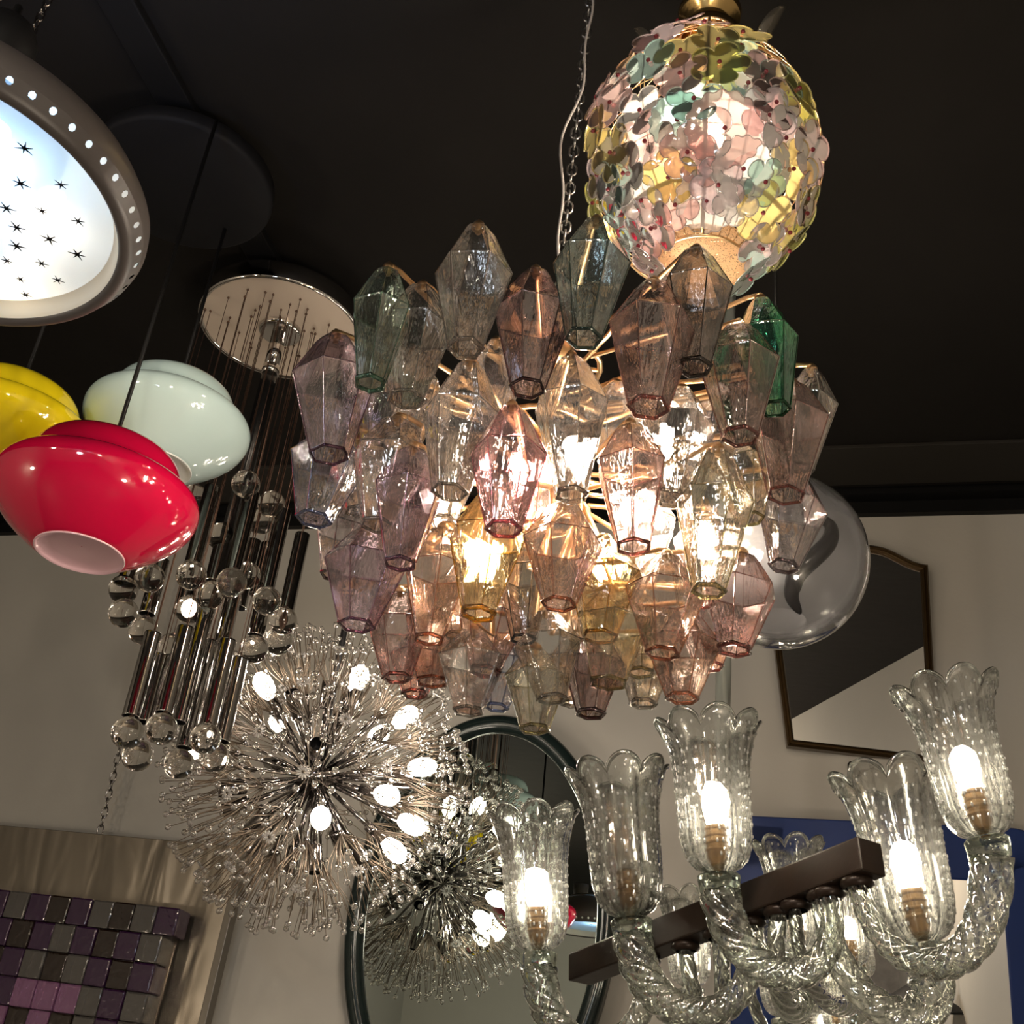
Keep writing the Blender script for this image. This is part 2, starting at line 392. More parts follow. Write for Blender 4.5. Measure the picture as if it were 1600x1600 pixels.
for i, (x0, y0, x1, y1, dep) in enumerate(tubes):
    p = in_disc((x0 + x1) / 2, (y0 + y1) / 2, dep)
    za, zb = z_for(p.x, p.y, y0), z_for(p.x, p.y, y1); r = .0178
    mb = MB(); c = V((p.x, p.y, 0))
    mb.lathe([(r * .86, zb + .0005), (r, zb), (r, zb + .002), (r, zb + .003), (r, za - .004), (r, za - .002), (r * .93, za), (.002, za)], 28, c); mb.lathe([(r * .86, zb + .0005), (r * .84, zb + .02), (r * .84, za - .01)], 28, c, mi=1)
    o = mb.build('tube', [pbr('tube_chrome', (.40, .385, .37), .05, 1), black], tubel)
    mb = MB(); mb.tube([c + UZ * za, c + UZ * (TC.z + .003)], .0013, 5); mb.ico(c + UZ * (TC.z - .002), .004, 1); mb.build('hanger', pbr('hanger_wire', (.12, .07, .05), .4, .8), o)
for x, y in ((297, 953), (306, 1172)):
    p = at_h(x, y, 2.60); mb = MB(); mb.ico(p, .012, 2, scale=(.012, .012, .02)); mb.lathe([(.008, .018), (.009, .02), (.009, .05), (.001, .051)], 12, p, mi=1); mb.build('bulb', [emit('tube_bulb', (1, .86, .7), 30), darkchrome], tubel)
balls = [(193, 921, -.13), (193, 958, -.07), (224, 985, .0), (234, 903, -.15), (299, 899, -.14), (296, 952, -.02), (327, 930, -.09), (362, 910, -.15), (385, 899, -.03), (417, 939, -.08), (442, 970, -.01), (435, 1002, .05), (397, 1014, .0), (384, 756, -.12), (424, 788, -.03), (407, 815, .08), (304, 778, .05),
         (199, 1145, -.13), (215, 1180, -.06), (252, 1139, -.14), (280, 1193, .03), (321, 1154, -.12), (335, 1183, -.05), (266, 1012, .08), (329, 1021, .06), (345, 838, .0)]
ballg = realglass('clear_ball_glass', (.97, .96, .94), 1.46, .0)
for i, (x, y, dep) in enumerate(balls):
    p = in_disc(x, y, dep); p = V((p.x, p.y, z_for(p.x, p.y, y)))
    mb = MB(); mb.ico(p, .0318, 4); o = mb.build('glass_ball', ballg, tubel)
    mb = MB(); mb.tube([p + UZ * .0315, V((p.x, p.y, TC.z + .003))], .0009, 5); mb.lathe([(.001, .036), (.005, .035), (.006, .031)], 10, p); mb.ico(V((p.x, p.y, TC.z - .002)), .0035, 1); mb.build('hanger', MATS['hanger_wire'], o)

# ------------------------------------------------------------------ polyhedral glass chandelier (centre)
PC = at_h(880, 390, 1.42); PAX = V((PC.x, PC.y, 0))
poly = thing('polyhedral_glass_chandelier', V((PC.x, PC.y, 2.1)), 'tiered chandelier of tinted polyhedral glass lanterns on brass arms, in the middle', 'chandelier')
TINT = dict(clear=(.93, .92, .905), rose=(.90, .76, .74), mauve=(.84, .71, .79), smoke=(.64, .60, .57), emerald=(.20, .70, .48), sage=(.74, .87, .81), yellow=(.96, .86, .56), teal=(.68, .77, .75), brown=(.70, .55, .56), blue=(.82, .85, .94), peach=(.94, .80, .72), pink=(.93, .72, .76), straw=(.93, .91, .80), grey=(.80, .76, .77))
WORD = dict(clear='clear', rose='rose', mauve='mauve', smoke='smoky grey', emerald='emerald green', sage='pale sage green', yellow='amber yellow', teal='grey teal', brown='plum brown', blue='bluish clear', peach='peach', pink='pink', straw='straw tinted', grey='greyish rose')
EDGE = {}
def poly_mats(k):
    tnt = TINT[k]
    tb = [x ** .62 for x in tnt]
    body = glassy('poly_' + k, tb, .42, 1.14, 1.0, .55, (80, 80, 9), .010, 2.2, .55, hazecol=[x ** .5 for x in tnt], lump=.7, base=.02, grough=.03)
    edge = glassy('polyedge_' + k, [x ** 2.6 * .96 for x in tnt], .3, 1.2, 1.0, .2, (60, 60, 30), .02, 1.4, .8)
    soft = glassy('polyfold_' + k, [x ** 1.9 for x in tnt], .3, 1.2, 1.0, .2, (60, 60, 30), .05, 2.2, .4, base=.06)
    return [body, edge, soft]
PR = [  # top x, y, bottom x, y, width, tint, nudge in depth
 (607, 420, 578, 600, 92, 'sage', .02), (660, 448, 635, 625, 112, 'clear', .06), (748, 355, 727, 545, 112, 'clear', -.02), (837, 424, 824, 608, 116, 'brown', .03), (932, 346, 912, 530, 112, 'teal', -.02),
 (1022, 442, 1013, 638, 126, 'rose', -.01), (1088, 391, 1085, 575, 108, 'smoke', .03), (1155, 508, 1157, 683, 116, 'rose', -.02), (1188, 468, 1212, 640, 92, 'emerald', .05), (525, 525, 514, 712, 122, 'mauve', .0),
 (528, 668, 490, 812, 116, 'blue', .05), (735, 568, 702, 770, 116, 'clear', -.01), (893, 558, 893, 775, 112, 'clear', .02), (800, 636, 787, 828, 114, 'pink', -.07), (985, 664, 990, 856, 110, 'rose', -.09),
 (1065, 608, 1047, 780, 112, 'clear', .04), (622, 655, 590, 822, 118, 'clear', .04), (645, 700, 625, 882, 108, 'mauve', -.03), (578, 826, 557, 978, 122, 'mauve', .02), (1238, 600, 1228, 775, 116, 'rose', .03),
 (1245, 742, 1225, 886, 102, 'grey', .06), (1122, 702, 1107, 925, 114, 'straw', -.10), (772, 768, 747, 960, 122, 'yellow', .02), (884, 786, 873, 945, 122, 'peach', -.03), (948, 845, 937, 996, 112, 'yellow', .06),
 (692, 825, 670, 1000, 104, 'peach', .04), (824, 845, 818, 1000, 92, 'smoke', .09), (1042, 868, 1035, 1022, 122, 'peach', .0), (1160, 866, 1147, 1016, 114, 'rose', .02), (625, 925, 620, 1060, 92, 'rose', .04),
 (686, 925, 675, 1066, 104, 'peach', .10), (778, 920, 757, 1050, 104, 'rose', .08), (852, 955, 862, 1093, 102, 'clear', .0), (960, 925, 950, 1068, 118, 'straw', .02), (1070, 955, 1066, 1092, 112, 'peach', .03),
 (740, 985, 731, 1112, 104, 'clear', .02), (838, 1015, 835, 1140, 94, 'straw', .0), (930, 990, 923, 1116, 92, 'brown', .04), (790, 1000, 776, 1106, 80, 'blue', .10), (1268, 578, 1252, 735, 84, 'clear', .10),
 (548, 790, 522, 900, 84, 'grey', .10), (1150, 690, 1172, 812, 100, 'straw', .12), (1010, 770, 1003, 905, 100, 'clear', .16), (560, 690, 560, 800, 90, 'clear', .14), (905, 880, 908, 1010, 96, 'clear', .14),
 (1105, 800, 1095, 940, 96, 'rose', .14), (700, 690, 690, 815, 96, 'clear', .2), (845, 690, 835, 825, 100, 'rose', .22), (965, 600, 958, 725, 96, 'clear', .2), (1120, 620, 1112, 745, 96, 'grey', .2), (605, 600, 588, 705, 92, 'grey', .18), (775, 535, 768, 655, 96, 'clear', .2), (722, 880, 715, 995, 92, 'clear', .16), (1002, 930, 1000, 1052, 96, 'straw', .14), (892, 1000, 895, 1098, 86, 'clear', .12), (1108, 930, 1108, 1042, 92, 'rose', .14), (655, 990, 648, 1085, 84, 'rose', .1), (1010, 1000, 1005, 1100, 84, 'clear', .1), (650, 560, 640, 690, 90, 'clear', .2)]
frame_pts = []
zlo0, zhi0 = z_for(PAX.x, PAX.y, 800), z_for(PAX.x, PAX.y, 430)
for i, (x0, y0, x1, y1, w, k, nd) in enumerate(PR):
    cx, cy = (x0 + x1) / 2, (y0 + y1) / 2
    hor = 1.10 + (cy - 450) / 630 * .30 + .10 * ((cx - 870) / 400) ** 2 + nd * .55
    p = at_h(x0, y0, hor); q = at_h(x1, y1, hor)
    axp = V(((p.x + q.x) / 2, (p.y + q.y) / 2)); za, zb = z_for(p.x, p.y, y0), z_for(q.x, q.y, y1)
    slant = sqrt(hor ** 2 + (za - 1.6) ** 2); rad = w / 2 * slant / F * 1.03
    top = V((p.x, p.y, za)); bot = V((q.x, q.y, zb)); ax = (top - bot); L = ax.length; ax.normalize()
    ph = R.random() * pi / 3; X, Y, Z = frame_of(ax)
    rb = .40 + R.random() * .07; zsld = .60 + R.random() * .05
    rings = [(rb * .97, 0.0), (rb, .02), (.98, zsld - .012), (1.0, zsld), (.97, zsld + .012), (.45, .925), (.36, .962), (.2, .985), (.17, 1.0), (.002, 1.0)]
    n = 6; mb = MB()
    sub = 3                                             # facets with softly rounded corners
    vs = []; fs = []
    NN = n * sub
    for (rr, zz) in rings:
        for j in range(NN):
            a = ph + 2 * pi * j / NN; m_ = (a - ph) % (pi / 3) - pi / 6
            hexr = cos(pi / 6) / cos(m_); e = .86; rr2 = rr * rad * (hexr * e + (1 - e) * .96)
            vs.append(bot + X * (rr2 * cos(a)) + Y * (rr2 * sin(a)) + Z * (zz * L))
    for r_ in range(len(rings) - 1):
        for j in range(NN):
            j2 = (j + 1) % NN; fs.append((r_ * NN + j, r_ * NN + j2, (r_ + 1) * NN + j2, (r_ + 1) * NN + j))
    mb.add(vs, fs, 0, False)
    def ring(frac, zz): return [bot + X * (frac * rad * (.86 + .14 * .96) * cos(ph + pi / 3 * j)) + Y * (frac * rad * (.86 + .14 * .96) * sin(ph + pi / 3 * j)) + Z * (zz * L) for j in range(6)]
    b0, b1, b2 = ring(rb * .99, .008), ring(1.0, zsld), ring(.45, .925)
    mb.tube(b0, (.0031 if R.random() < .2 else .0022) + .0006 * R.random(), 6, 1, closed=True)
    mb.tube(b1, .0009, 4, 2, closed=True)
    for j in range(6): mb.tube([b0[j], b1[j]], .0010, 4, 2, False); mb.tube([b1[j], b2[j]], .0006, 4, 2, False)
    o = mb.build('glass_lantern', poly_mats(k), poly, label=WORD[k] + ' glass polyhedron')
    # brass arm from the central frame to the hook at the lantern's top
    h1 = top + Z * .002; inn = V((PAX.x, PAX.y, top.z - .03)); dd = (V((inn.x, inn.y, h1.z)) - h1); dl = dd.length
    base = h1 + dd * (1 - min(.95, .07 / max(dl, .08))); base.z = min(zhi0, max(zlo0, base.z))
    mb = MB(); mb.tube([h1 - Z * .012, h1 + Z * .006, h1 + dd * .06 + UZ * .008, h1 + dd * .4 - UZ * .004, V((base.x, base.y, base.z))], .0034, 8); mb.lathe([(.007, -.004), (.008, 0), (.006, .004), (.0015, .005)], 10, h1)
    mb.build('arm', brass, poly)
    frame_pts.append(base)
zlo, zhi = z_for(PAX.x, PAX.y, 800), max(p.z for p in frame_pts)
mb = MB(); mb.tube([V((PAX.x, PAX.y, zlo - .02)), V((PAX.x, PAX.y, zhi + .05))], .012, 16); mb.lathe([(.012, .05), (.03, .045), (.034, .02), (.03, 0), (.012, -.005)], 24, PAX + UZ * zhi)
mb.build('stem', brass, poly)
nz = 3
for i in range(nz):
    z = zlo + (zhi - zlo) * i / (nz - 1)
    mb = MB(); mb.tube([PAX + V((.072 * cos(t), .072 * sin(t), z)) for t in [2 * pi * k / 20 for k in range(20)]], .0042, 8, closed=True)
    for t in (0, 1, 2): mb.tube([PAX + V((.072 * cos(t * 2.094), .072 * sin(t * 2.094), z)), PAX + UZ * z], .0035, 6)
    mb.build('frame_ring', brass, poly)
for (x, y, h) in [(817, 742, 1.36), (987, 800, 1.38), (750, 872, 1.42), (905, 716, 1.36), (935, 895, 1.46), (1100, 850, 1.45), (680, 790, 1.45), (1035, 700, 1.45)]:
    c = at_h(x, y, h); ax = V((c.x - PAX.x, c.y - PAX.y, 0)); ax = V((0, 0, 1))
    o = bulb('bulb', c, .0165, poly, (0, 0, -1), emit('poly_bulb', WARM, 230))
    mb = MB(); mb.lathe([(.001, -.075), (.009, -.075), (.0095, -.03), (.0085, -.026), (.001, -.026)], 14, c)
    iz = V((PAX.x, PAX.y, c.z - .07)); mb.tube([c - UZ * .072, c * .5 + iz * .5 - UZ * .042, iz], .0035, 6); mb.build('lamp_holder', brass, poly)
mb = MB(); top = PAX + UZ * CEIL; mb.chain(PAX + UZ * (zhi + .05), top, .026, .0021, .0075); mb.build('chain', steel, poly)
mb = MB(); pts = []
for i in range(40):
    t = i / 39; z = zhi + .04 + (CEIL - zhi - .04) * t
    pts.append(PAX + V((.012 * sin(t * 9 + 1) + .006 * sin(t * 23) - .006, -.008, z)))
mb.tube(pts, .0022, 6); mb.build('flex', greycord, poly)

# ------------------------------------------------------------------ flower lantern (top right)
FG = at_h(1102, 232, 1.33)
flo = thing('flower_lantern', FG - UZ * .26, 'egg-shaped lantern covered in pastel glass flowers, top right', 'lantern')
def egg(t):
    r_, z_ = egg0(t); return r_ * .955, z_
def egg0(t):   # t 0 bottom .. 1 top -> radius, z
    z = -.236 + .475 * t
    pr = [(0, .068), (.06, .098), (.15, .138), (.28, .172), (.42, .184), (.55, .176), (.68, .152), (.80, .116), (.9, .078), (1, .05)]
    for (a, ra), (b, rb) in zip(pr, pr[1:]):
        if a <= t <= b: return ra + (rb - ra) * ((t - a) / (b - a)), z
    return pr[-1][1], z
mb = MB(); mb.lathe([egg(i / 16) for i in range(17)], 36, FG)
o = mb.build('mesh_cage', None or brass, flo)
w = o.modifiers.new('wire', 'WIREFRAME'); w.thickness = .0016; w.use_replace = True
mb = MB()
for k in range(6):
    a = k * pi / 3 + .35; mb.tube([FG + V((egg(i / 20)[0] * .985 * cos(a), egg(i / 20)[0] * .985 * sin(a), egg(i / 20)[1])) for i in range(21)], .0028, 6)
for tt in (0.0, .12, 1.0):
    mb.tube([FG + V((egg(tt)[0] * cos(t), egg(tt)[0] * sin(t), egg(tt)[1])) for t in [2 * pi * k / 36 for k in range(36)]], .0028, 6, closed=True)
mb.build('wire_frame', brass, flo)
t = NT('peach_mesh_screen')
vo = t.n('ShaderNodeTexVoronoi', i_Scale=420.0); tc = t.n('ShaderNodeTexCoord'); t.l(tc.outputs['Object'], vo.inputs['Vector'])
bs = t.n('ShaderNodeBsdfPrincipled', i_Roughness=.5); bs.inputs['Base Color'].default_value = (.40, .24, .12, 1); bs.inputs['Metallic'].default_value = .3
tl = t.n('ShaderNodeBsdfTranslucent'); tl.inputs[0].default_value = (.50, .31, .17, 1)
tp = t.n('ShaderNodeBsdfTransparent')
hole = t.math('LESS_THAN', vo.outputs['Distance'], .30)
SCREEN = t.fin(t.mix(t.math('MULTIPLY', hole, .6), t.mix(.6, bs.outputs[0], tl.outputs[0]), tp.outputs[0]))
mb = MB(); mb.lathe([(.001, -.2405), (.045, -.2395), (.072, -.232), (.076, -.22)], 48, FG); mb.build('mesh_screen', SCREEN, flo)
mb = MB(); mb.lathe([(.05, .238), (.052, .25), (.036, .262), (.034, .285), (.05, .295), (.052, .31), (.03, .33), (.012, .345), (.010, .40)], 40, FG); mb.build('cap', gold, flo)
mb = MB(); mb.tube([FG + UZ * .39, V((FG.x, FG.y, CEIL))], .006, 8); mb.build('hanging_rod', gold, flo)
FT = dict(yellow=(.93, .77, .30), pink=(.92, .62, .58), aqua=(.55, .80, .74), white=(.93, .89, .86), lime=(.80, .78, .22), mauve=(.90, .74, .78))
def flower(c, nrm, size, kind, tint, roll):
    X, Y, Z = frame_of(nrm); mb = MB(); A = 80; NR = 7
    npet = 5 if kind != 2 else 16
    vs = []; fs = []
    for j in range(NR):
        u = j / (NR - 1)
        for i in range(A):
            a = 2 * pi * i / A
            lob = abs(cos(npet / 2 * a))
            rr = size * u * ((.66 + .38 * lob ** .5) if kind != 2 else (.94 + .10 * lob))
            if kind == 1 and u > .5: rr *= 1
            h = size * (.03 + (.15 if kind != 2 else .10) * u ** 1.4 * (.6 + .4 * (lob if kind != 2 else 1)) - .10 * u ** 4)
            vs.append(c + X * (rr * cos(a + roll)) + Y * (rr * sin(a + roll)) + Z * h)
    for j in range(NR - 1):
        for i in range(A):
            i2 = (i + 1) % A; fs.append((j * A + i, j * A + i2, (j + 1) * A + i2, (j + 1) * A + i))
    mb.add(vs, fs, 0)
    mb.tube([p_ + Z * .0006 for p_ in vs[(NR - 1) * A:]], .0009, 4, 1, closed=True)
    mat = glassy('petal_' + tint, FT[tint], .0, 1.06, 1.0, .02, (70, 70, 70), .80, 1.3, .2, base=.04, hazecol=[min(1, x * 1.05) for x in FT[tint]])
    o = mb.build('glass_flower', [mat, glassy('petal_rim_' + tint, [x ** .6 for x in FT[tint]], .2, 1.2, 1.0, .02, (70, 70, 70), .45, 2.5, .3, base=.15)], flo, label={'yellow': 'amber yellow', 'pink': 'rose pink', 'aqua': 'pale aqua', 'white': 'milky white', 'lime': 'lime yellow', 'mauve': 'pale mauve'}[tint] + ' glass flower')
    mb = MB(); mb.ico(c + Z * (size * .10 + .001), .0034, 2, scale=None); mb.build('bead', pbr('garnet_bead', (.16, .012, .02), .2), o)
FLW = [(940, 80, 'yellow', 1), (1065, 85, 'yellow', 1), (1120, 75, 'yellow', 1), (1158, 60, 'yellow', 1), (1100, 42, 'pink', 1), (1062, 45, 'mauve', 1), (1155, 78, 'aqua', 0), (1030, 68, 'mauve', 1), (1000, 90, 'pink', 1), (1020, 105, 'aqua', 1), (1065, 121, 'pink', 1), (1123, 110, 'lime', 1), (1165, 137, 'aqua', 2), (1190, 122, 'pink', 1), (1215, 135, 'aqua', 1), (1204, 168, 'pink', 1), (972, 124, 'white', 1),
       (1004, 177, 'white', 1), (1085, 161, 'aqua', 1), (1060, 190, 'aqua', 2), (1130, 205, 'pink', 2), (1196, 185, 'mauve', 1), (1222, 217, 'white', 1), (1012, 223, 'pink', 1), (1048, 278, 'yellow', 1), (1098, 258, 'pink', 0), (1157, 265, 'white', 2), (1190, 284, 'aqua', 0), (1104, 314, 'white', 2), (1146, 314, 'white', 0), (1185, 331, 'yellow', 1), (1231, 265, 'yellow', 1), (1258, 236, 'pink', 1), (1249, 308, 'pink', 1),
       (943, 158, 'pink', 1), (960, 165, 'pink', 1), (940, 208, 'yellow', 1), (962, 240, 'yellow', 1), (940, 273, 'mauve', 1), (985, 272, 'white', 1), (960, 295, 'aqua', 1), (935, 315, 'lime', 1), (978, 333, 'mauve', 1), (1010, 312, 'white', 0), (1026, 354, 'pink', 1), (1005, 380, 'mauve', 1), (1026, 417, 'pink', 1), (967, 370, 'aqua', 1), (1225, 358, 'pink', 1), (1186, 385, 'mauve', 1), (1250, 330, 'lime', 1), (1058, 320, 'pink', 0), (1165, 428, 'aqua', 1), (1225, 385, 'lime', 1), (1245, 165, 'lime', 1), (1240, 145, 'yellow', 1)]
def egg_hit(px, py):
    r = ray(px, py); best = None; tt = .8; 
    while tt < 2.6:
        p = EYE + r * tt; dz = p.z - FG.z; t_ = (dz + .236) / .475
        if 0 <= t_ <= 1:
            d = sqrt((p.x - FG.x) ** 2 + (p.y - FG.y) ** 2) - egg(t_)[0]
            if d < 0: return p
            if best is None or d < best[0]: best = (d, p)
        tt += .004
    d, p = best; t_ = (p.z - FG.z + .236) / .475; q = V((p.x - FG.x, p.y - FG.y, 0)).normalized() * egg(t_)[0]
    return V((FG.x + q.x, FG.y + q.y, p.z))
def egg_n(p):
    t_ = min(.98, max(.02, (p.z - FG.z + .236) / .475)); r1, z1 = egg(max(0, t_ - .03)); r2, z2 = egg(min(1, t_ + .03))
    h = V((p.x - FG.x, p.y - FG.y, 0)).normalized(); return (h * (z2 - z1) - UZ * (r2 - r1)).normalized()
front = []
FLW += [(1096, 212, 'white', 1), (1120, 290, 'mauve', 1), (1075, 240, 'pink', 1)]
for i, (px, py, tn, kd) in enumerate(FLW):
    p = egg_hit(px, py); n = egg_n(p); front.append(p)
    flower(p + n * (.002 + .008 * R.random()), (n + V((R.uniform(-.14, .14), R.uniform(-.14, .14), R.uniform(-.14, .14)))).normalized(), (.0395 if kd else .030) * R.uniform(.94, 1.12) * (1.25 if (px, py) == (1130, 205) else 1), kd, tn, R.random() * 6)
# the far side of the lantern
cnt = 0
for i in range(110):
    t_ = .08 + .9 * ((i * .618) % 1); a = i * 2.39996
    rr, z = egg(t_); p = FG + V((rr * cos(a), rr * sin(a), z))
    if all((p - q).length > .047 for q in front) and cnt < 43:
        n = egg_n(p); cnt += 1; front.append(p)
        flower(p + n * .006, n, .034 * R.uniform(.9, 1.1), 1, ['yellow', 'pink', 'aqua', 'white', 'mauve', 'lime'][i % 6], R.random() * 6)
# two flat glass leaves standing off the top
for a in (2.9, 5.9):
    c = FG + V((.075 * cos(a), .075 * sin(a), .215)); X = V((cos(a), sin(a), 0)); Y = V((-sin(a), cos(a), 0)); mb = MB(); d = (X * .5 + UZ * .85).normalized()
    vs = []; fs = []
    for j in range(9):
        u = j / 8; wd = .020 * sin(pi * min(1, u * .92 + .06)) ** .7
        for i in range(5): s_ = (i - 2) / 2; vs.append(c + d * (.085 * u) + Y * (wd * s_) + X * (.006 * (1 - s_ * s_)) )
    for j in range(8):
        for i in range(4): fs.append((j * 5 + i, j * 5 + i + 1, j * 5 + i + 6, j * 5 + i + 5))
    mb.add(vs, fs); o = mb.build('glass_leaf', glassy('leaf_glass', (.62, .58, .50), .3, 1.08, 1.0, .3, (60, 60, 60), .2, 1.3, .6), flo); so = o.modifiers.new('thick', 'SOLIDIFY'); so.thickness = .003
c = at_h(1092, 215, 1.31); bulb('bulb', V((FG.x, FG.y, FG.z + .03)), .030, flo, (0, 0, 1), emit('lantern_bulb', (1, .84, .66), 105))
mb = MB(); mb.lathe([(.016, .085), (.018, .12), (.016, .15), (.006, .16), (.006, .24)], 20, FG); mb.build('lamp_holder', brass, flo)

# ------------------------------------------------------------------ clear globe pendant (right)
GC = at_h(1215, 875, 1.72)
gr = 139 * (GC - EYE).length / F * .98
glo = thing('globe_pendant_lamp', GC - UZ * gr, 'large clear blown glass globe with a milky swirl, in front of the gold mirror', 'pendant lamp')
def sph(r0, a0, a1, n, zs=1.0): return [(max(.0008, r0 * sin(a0 + (a1 - a0) * i / n)), -r0 * cos(a0 + (a1 - a0) * i / n) * zs) for i in range(n + 1)]
clearg = glassy('globe_glass', (.985, .985, .985), .35, 1.06, 1.0, .05, (9, 9, 9), .01, 1.3, .8)
mb = MB(); mb.lathe(sph(gr, 0, pi * .93, 40), 72, GC); mb.build('glass_globe', clearg, glo)
mb = MB(); mb.lathe([(r, z - gr * .0) for r, z in sph(gr * .93, .02, pi * .93, 40)], 72, GC + UZ * gr * .035); mb.build('inner_globe', glassy('globe_inner', (.97, .97, .975), .3, 1.05, 1.0, .1, (9, 9, 9), .06, 1.2, .9, hazecol=(.9, .9, .92)), glo)
# milky inner veil: a bowl open to one side with a wavy edge
t = NT('milky_glass'); tl = t.n('ShaderNodeBsdfTranslucent'); tl.inputs[0].default_value = (.92, .92, .93, 1); df = t.n('ShaderNodeBsdfDiffuse'); df.inputs[0].default_value = (.90, .90, .91, 1); tp = t.n('ShaderNodeBsdfTransparent')
gl = t.n('ShaderNodeBsdfGlossy', i_Roughness=.05)
MILK = t.fin(t.mix(.05, t.mix(.25, t.mix(.5, tl.outputs[0], df.outputs[0]), tp.outputs[0]), gl.outputs[0]))
mb = MB(); mb.lathe([(r, z) for r, z in sph(gr * .86, .35, pi * .72, 30)], 72, GC + UZ * .01, fn=lambda a, j, r, z: (r, z + .012 * sin(3 * a) * j / 30)); mb.build('milk_glass_veil', MILK, glo)
mb = MB(); pts = []  # dark S-shaped reflection modelled as a solid ribbon
cam_dir = (EYE - GC).normalized(); RX = cam_dir.cross(UZ).normalized() * -1; RU = RX.cross(cam_dir).normalized() * 1
if RU.z < 0: RU = -RU
for i in range(34):
    u = i / 33; y = .50 - 1.06 * u; x = .36 + .20 * sin(u * 6.0 + .4) - .55 * max(0, u - .72) - .18 * (u < .1) * (1 - u * 10)
    zc = sqrt(max(.02, .80 - x * x - y * y)); pts.append(GC + (-RX if RX.dot(E1) < 0 else RX) * (x * gr) + RU * (y * gr) + cam_dir * (zc * gr))
mb.tube(pts, [.003 + .0115 * sin(pi * i / 33) ** .6 for i in range(34)], 10); mb.build('dark_reflection', pbr('reflection_ribbon', (.03, .028, .03), .15), glo, label='dark wavy reflection modelled into the glass')
mb = MB(); mb.lathe([(gr * .22, gr * .975), (gr * .2, gr * 1.02), (gr * .1, gr * 1.1), (.006, gr * 1.16)], 32, GC); mb.build('cap', darkchrome, glo)
mb = MB(); mb.tube([GC + UZ * gr * 1.12, V((GC.x, GC.y, CEIL))], .003, 8); mb.build('cord', blackgloss, glo)

# ------------------------------------------------------------------ dandelion chandelier
DC = at_h(495, 1215, 2.957); DR = .378
dan = thing('dandelion_chandelier', DC - UZ * DR, 'dandelion burst chandelier of chrome rods tipped with sprays of clear beads', 'chandelier')
mb = MB(); mb.ico(DC, .036, 3); mb.ico(DC, .05, 2, scale=(.052, .052, .03)); mb.build('core', darkchrome, dan)
beadg = glassy('bead_glass', (.95, .93, .90), .4, 1.3, 1.0, .05, (90, 90, 90), .10, 2.4, 1.4, base=.06)
wirem = pbr('spray_wire', (.17, .13, .095), .4, .7)
def sphere_dir(px, py, rad, far=False):
    r = ray(px, py); oc = EYE - DC; b = oc.dot(r); cc = oc.dot(oc) - rad * rad; disc = b * b - cc
    tt = -b if disc < 0 else (-b + sqrt(disc) if far else -b - sqrt(disc))
    return (EYE + r * tt - DC).normalized()
lit = [(650, 1110, 0), (590, 1150, 1), (436, 1130, 1), (697, 1195, 0), (603, 1242, 0), (501, 1277, 0), (667, 1300, 0), (632, 1344, 0), (402, 1052, 1), (560, 1060, 1)]
dark = [(495, 1162, 0), (455, 1080, 0), (338, 1271, 0), (491, 1364, 0), (645, 1222, 0), (300, 1240, 1), (575, 1043, 1), (440, 1395, 0), (360, 1365, 0), (535, 1330, 1), (385, 1300, 1), (520, 1020, 1), (420, 1190, 1), (590, 1390, 1)]
sock = []
for px, py, fr_ in lit:
    d = sphere_dir(px, py, .255, bool(fr_)); sock.append(d); X, Y, Z = frame_of(d)
    mb = MB(); mb.tube([DC + d * .03, DC + d * .17], .006, 12); o = mb.build('lamp_arm', darkchrome, dan)
    mb = MB(); mb.lathe([(.006, .165), (.0125, .17), (.0125, .222), (.0105, .224), (.001, .222)], 18, DC, axis=d); mb.build('socket', darkchrome, o)
    mb = MB(); mb.lathe([(.008, .222), (.014, .228), (.0205, .240), (.0235, .258), (.0215, .277), (.013, .290), (.001, .295)], 16, DC, axis=d); mb.build('bulb', emit('dandelion_bulb', (1, .86, .70), 32), o)
for px, py, fr_ in dark:
    d = sphere_dir(px, py, .235, bool(fr_)); sock.append(d)
    mb = MB(); mb.tube([DC + d * .03, DC + d * .17], .006, 12); o = mb.build('lamp_arm', darkchrome, dan)
    mb = MB(); mb.lathe([(.006, .165), (.0172, .17), (.0175, .172), (.0175, .234), (.0155, .2355)], 18, DC, axis=d); mb.lathe([(.0155, .2355), (.015, .2), (.001, .199)], 18, DC, axis=d, mi=1)
    mb.build('socket', [darkchrome, black], o)
NS = 66; ndan = 0; beads = []
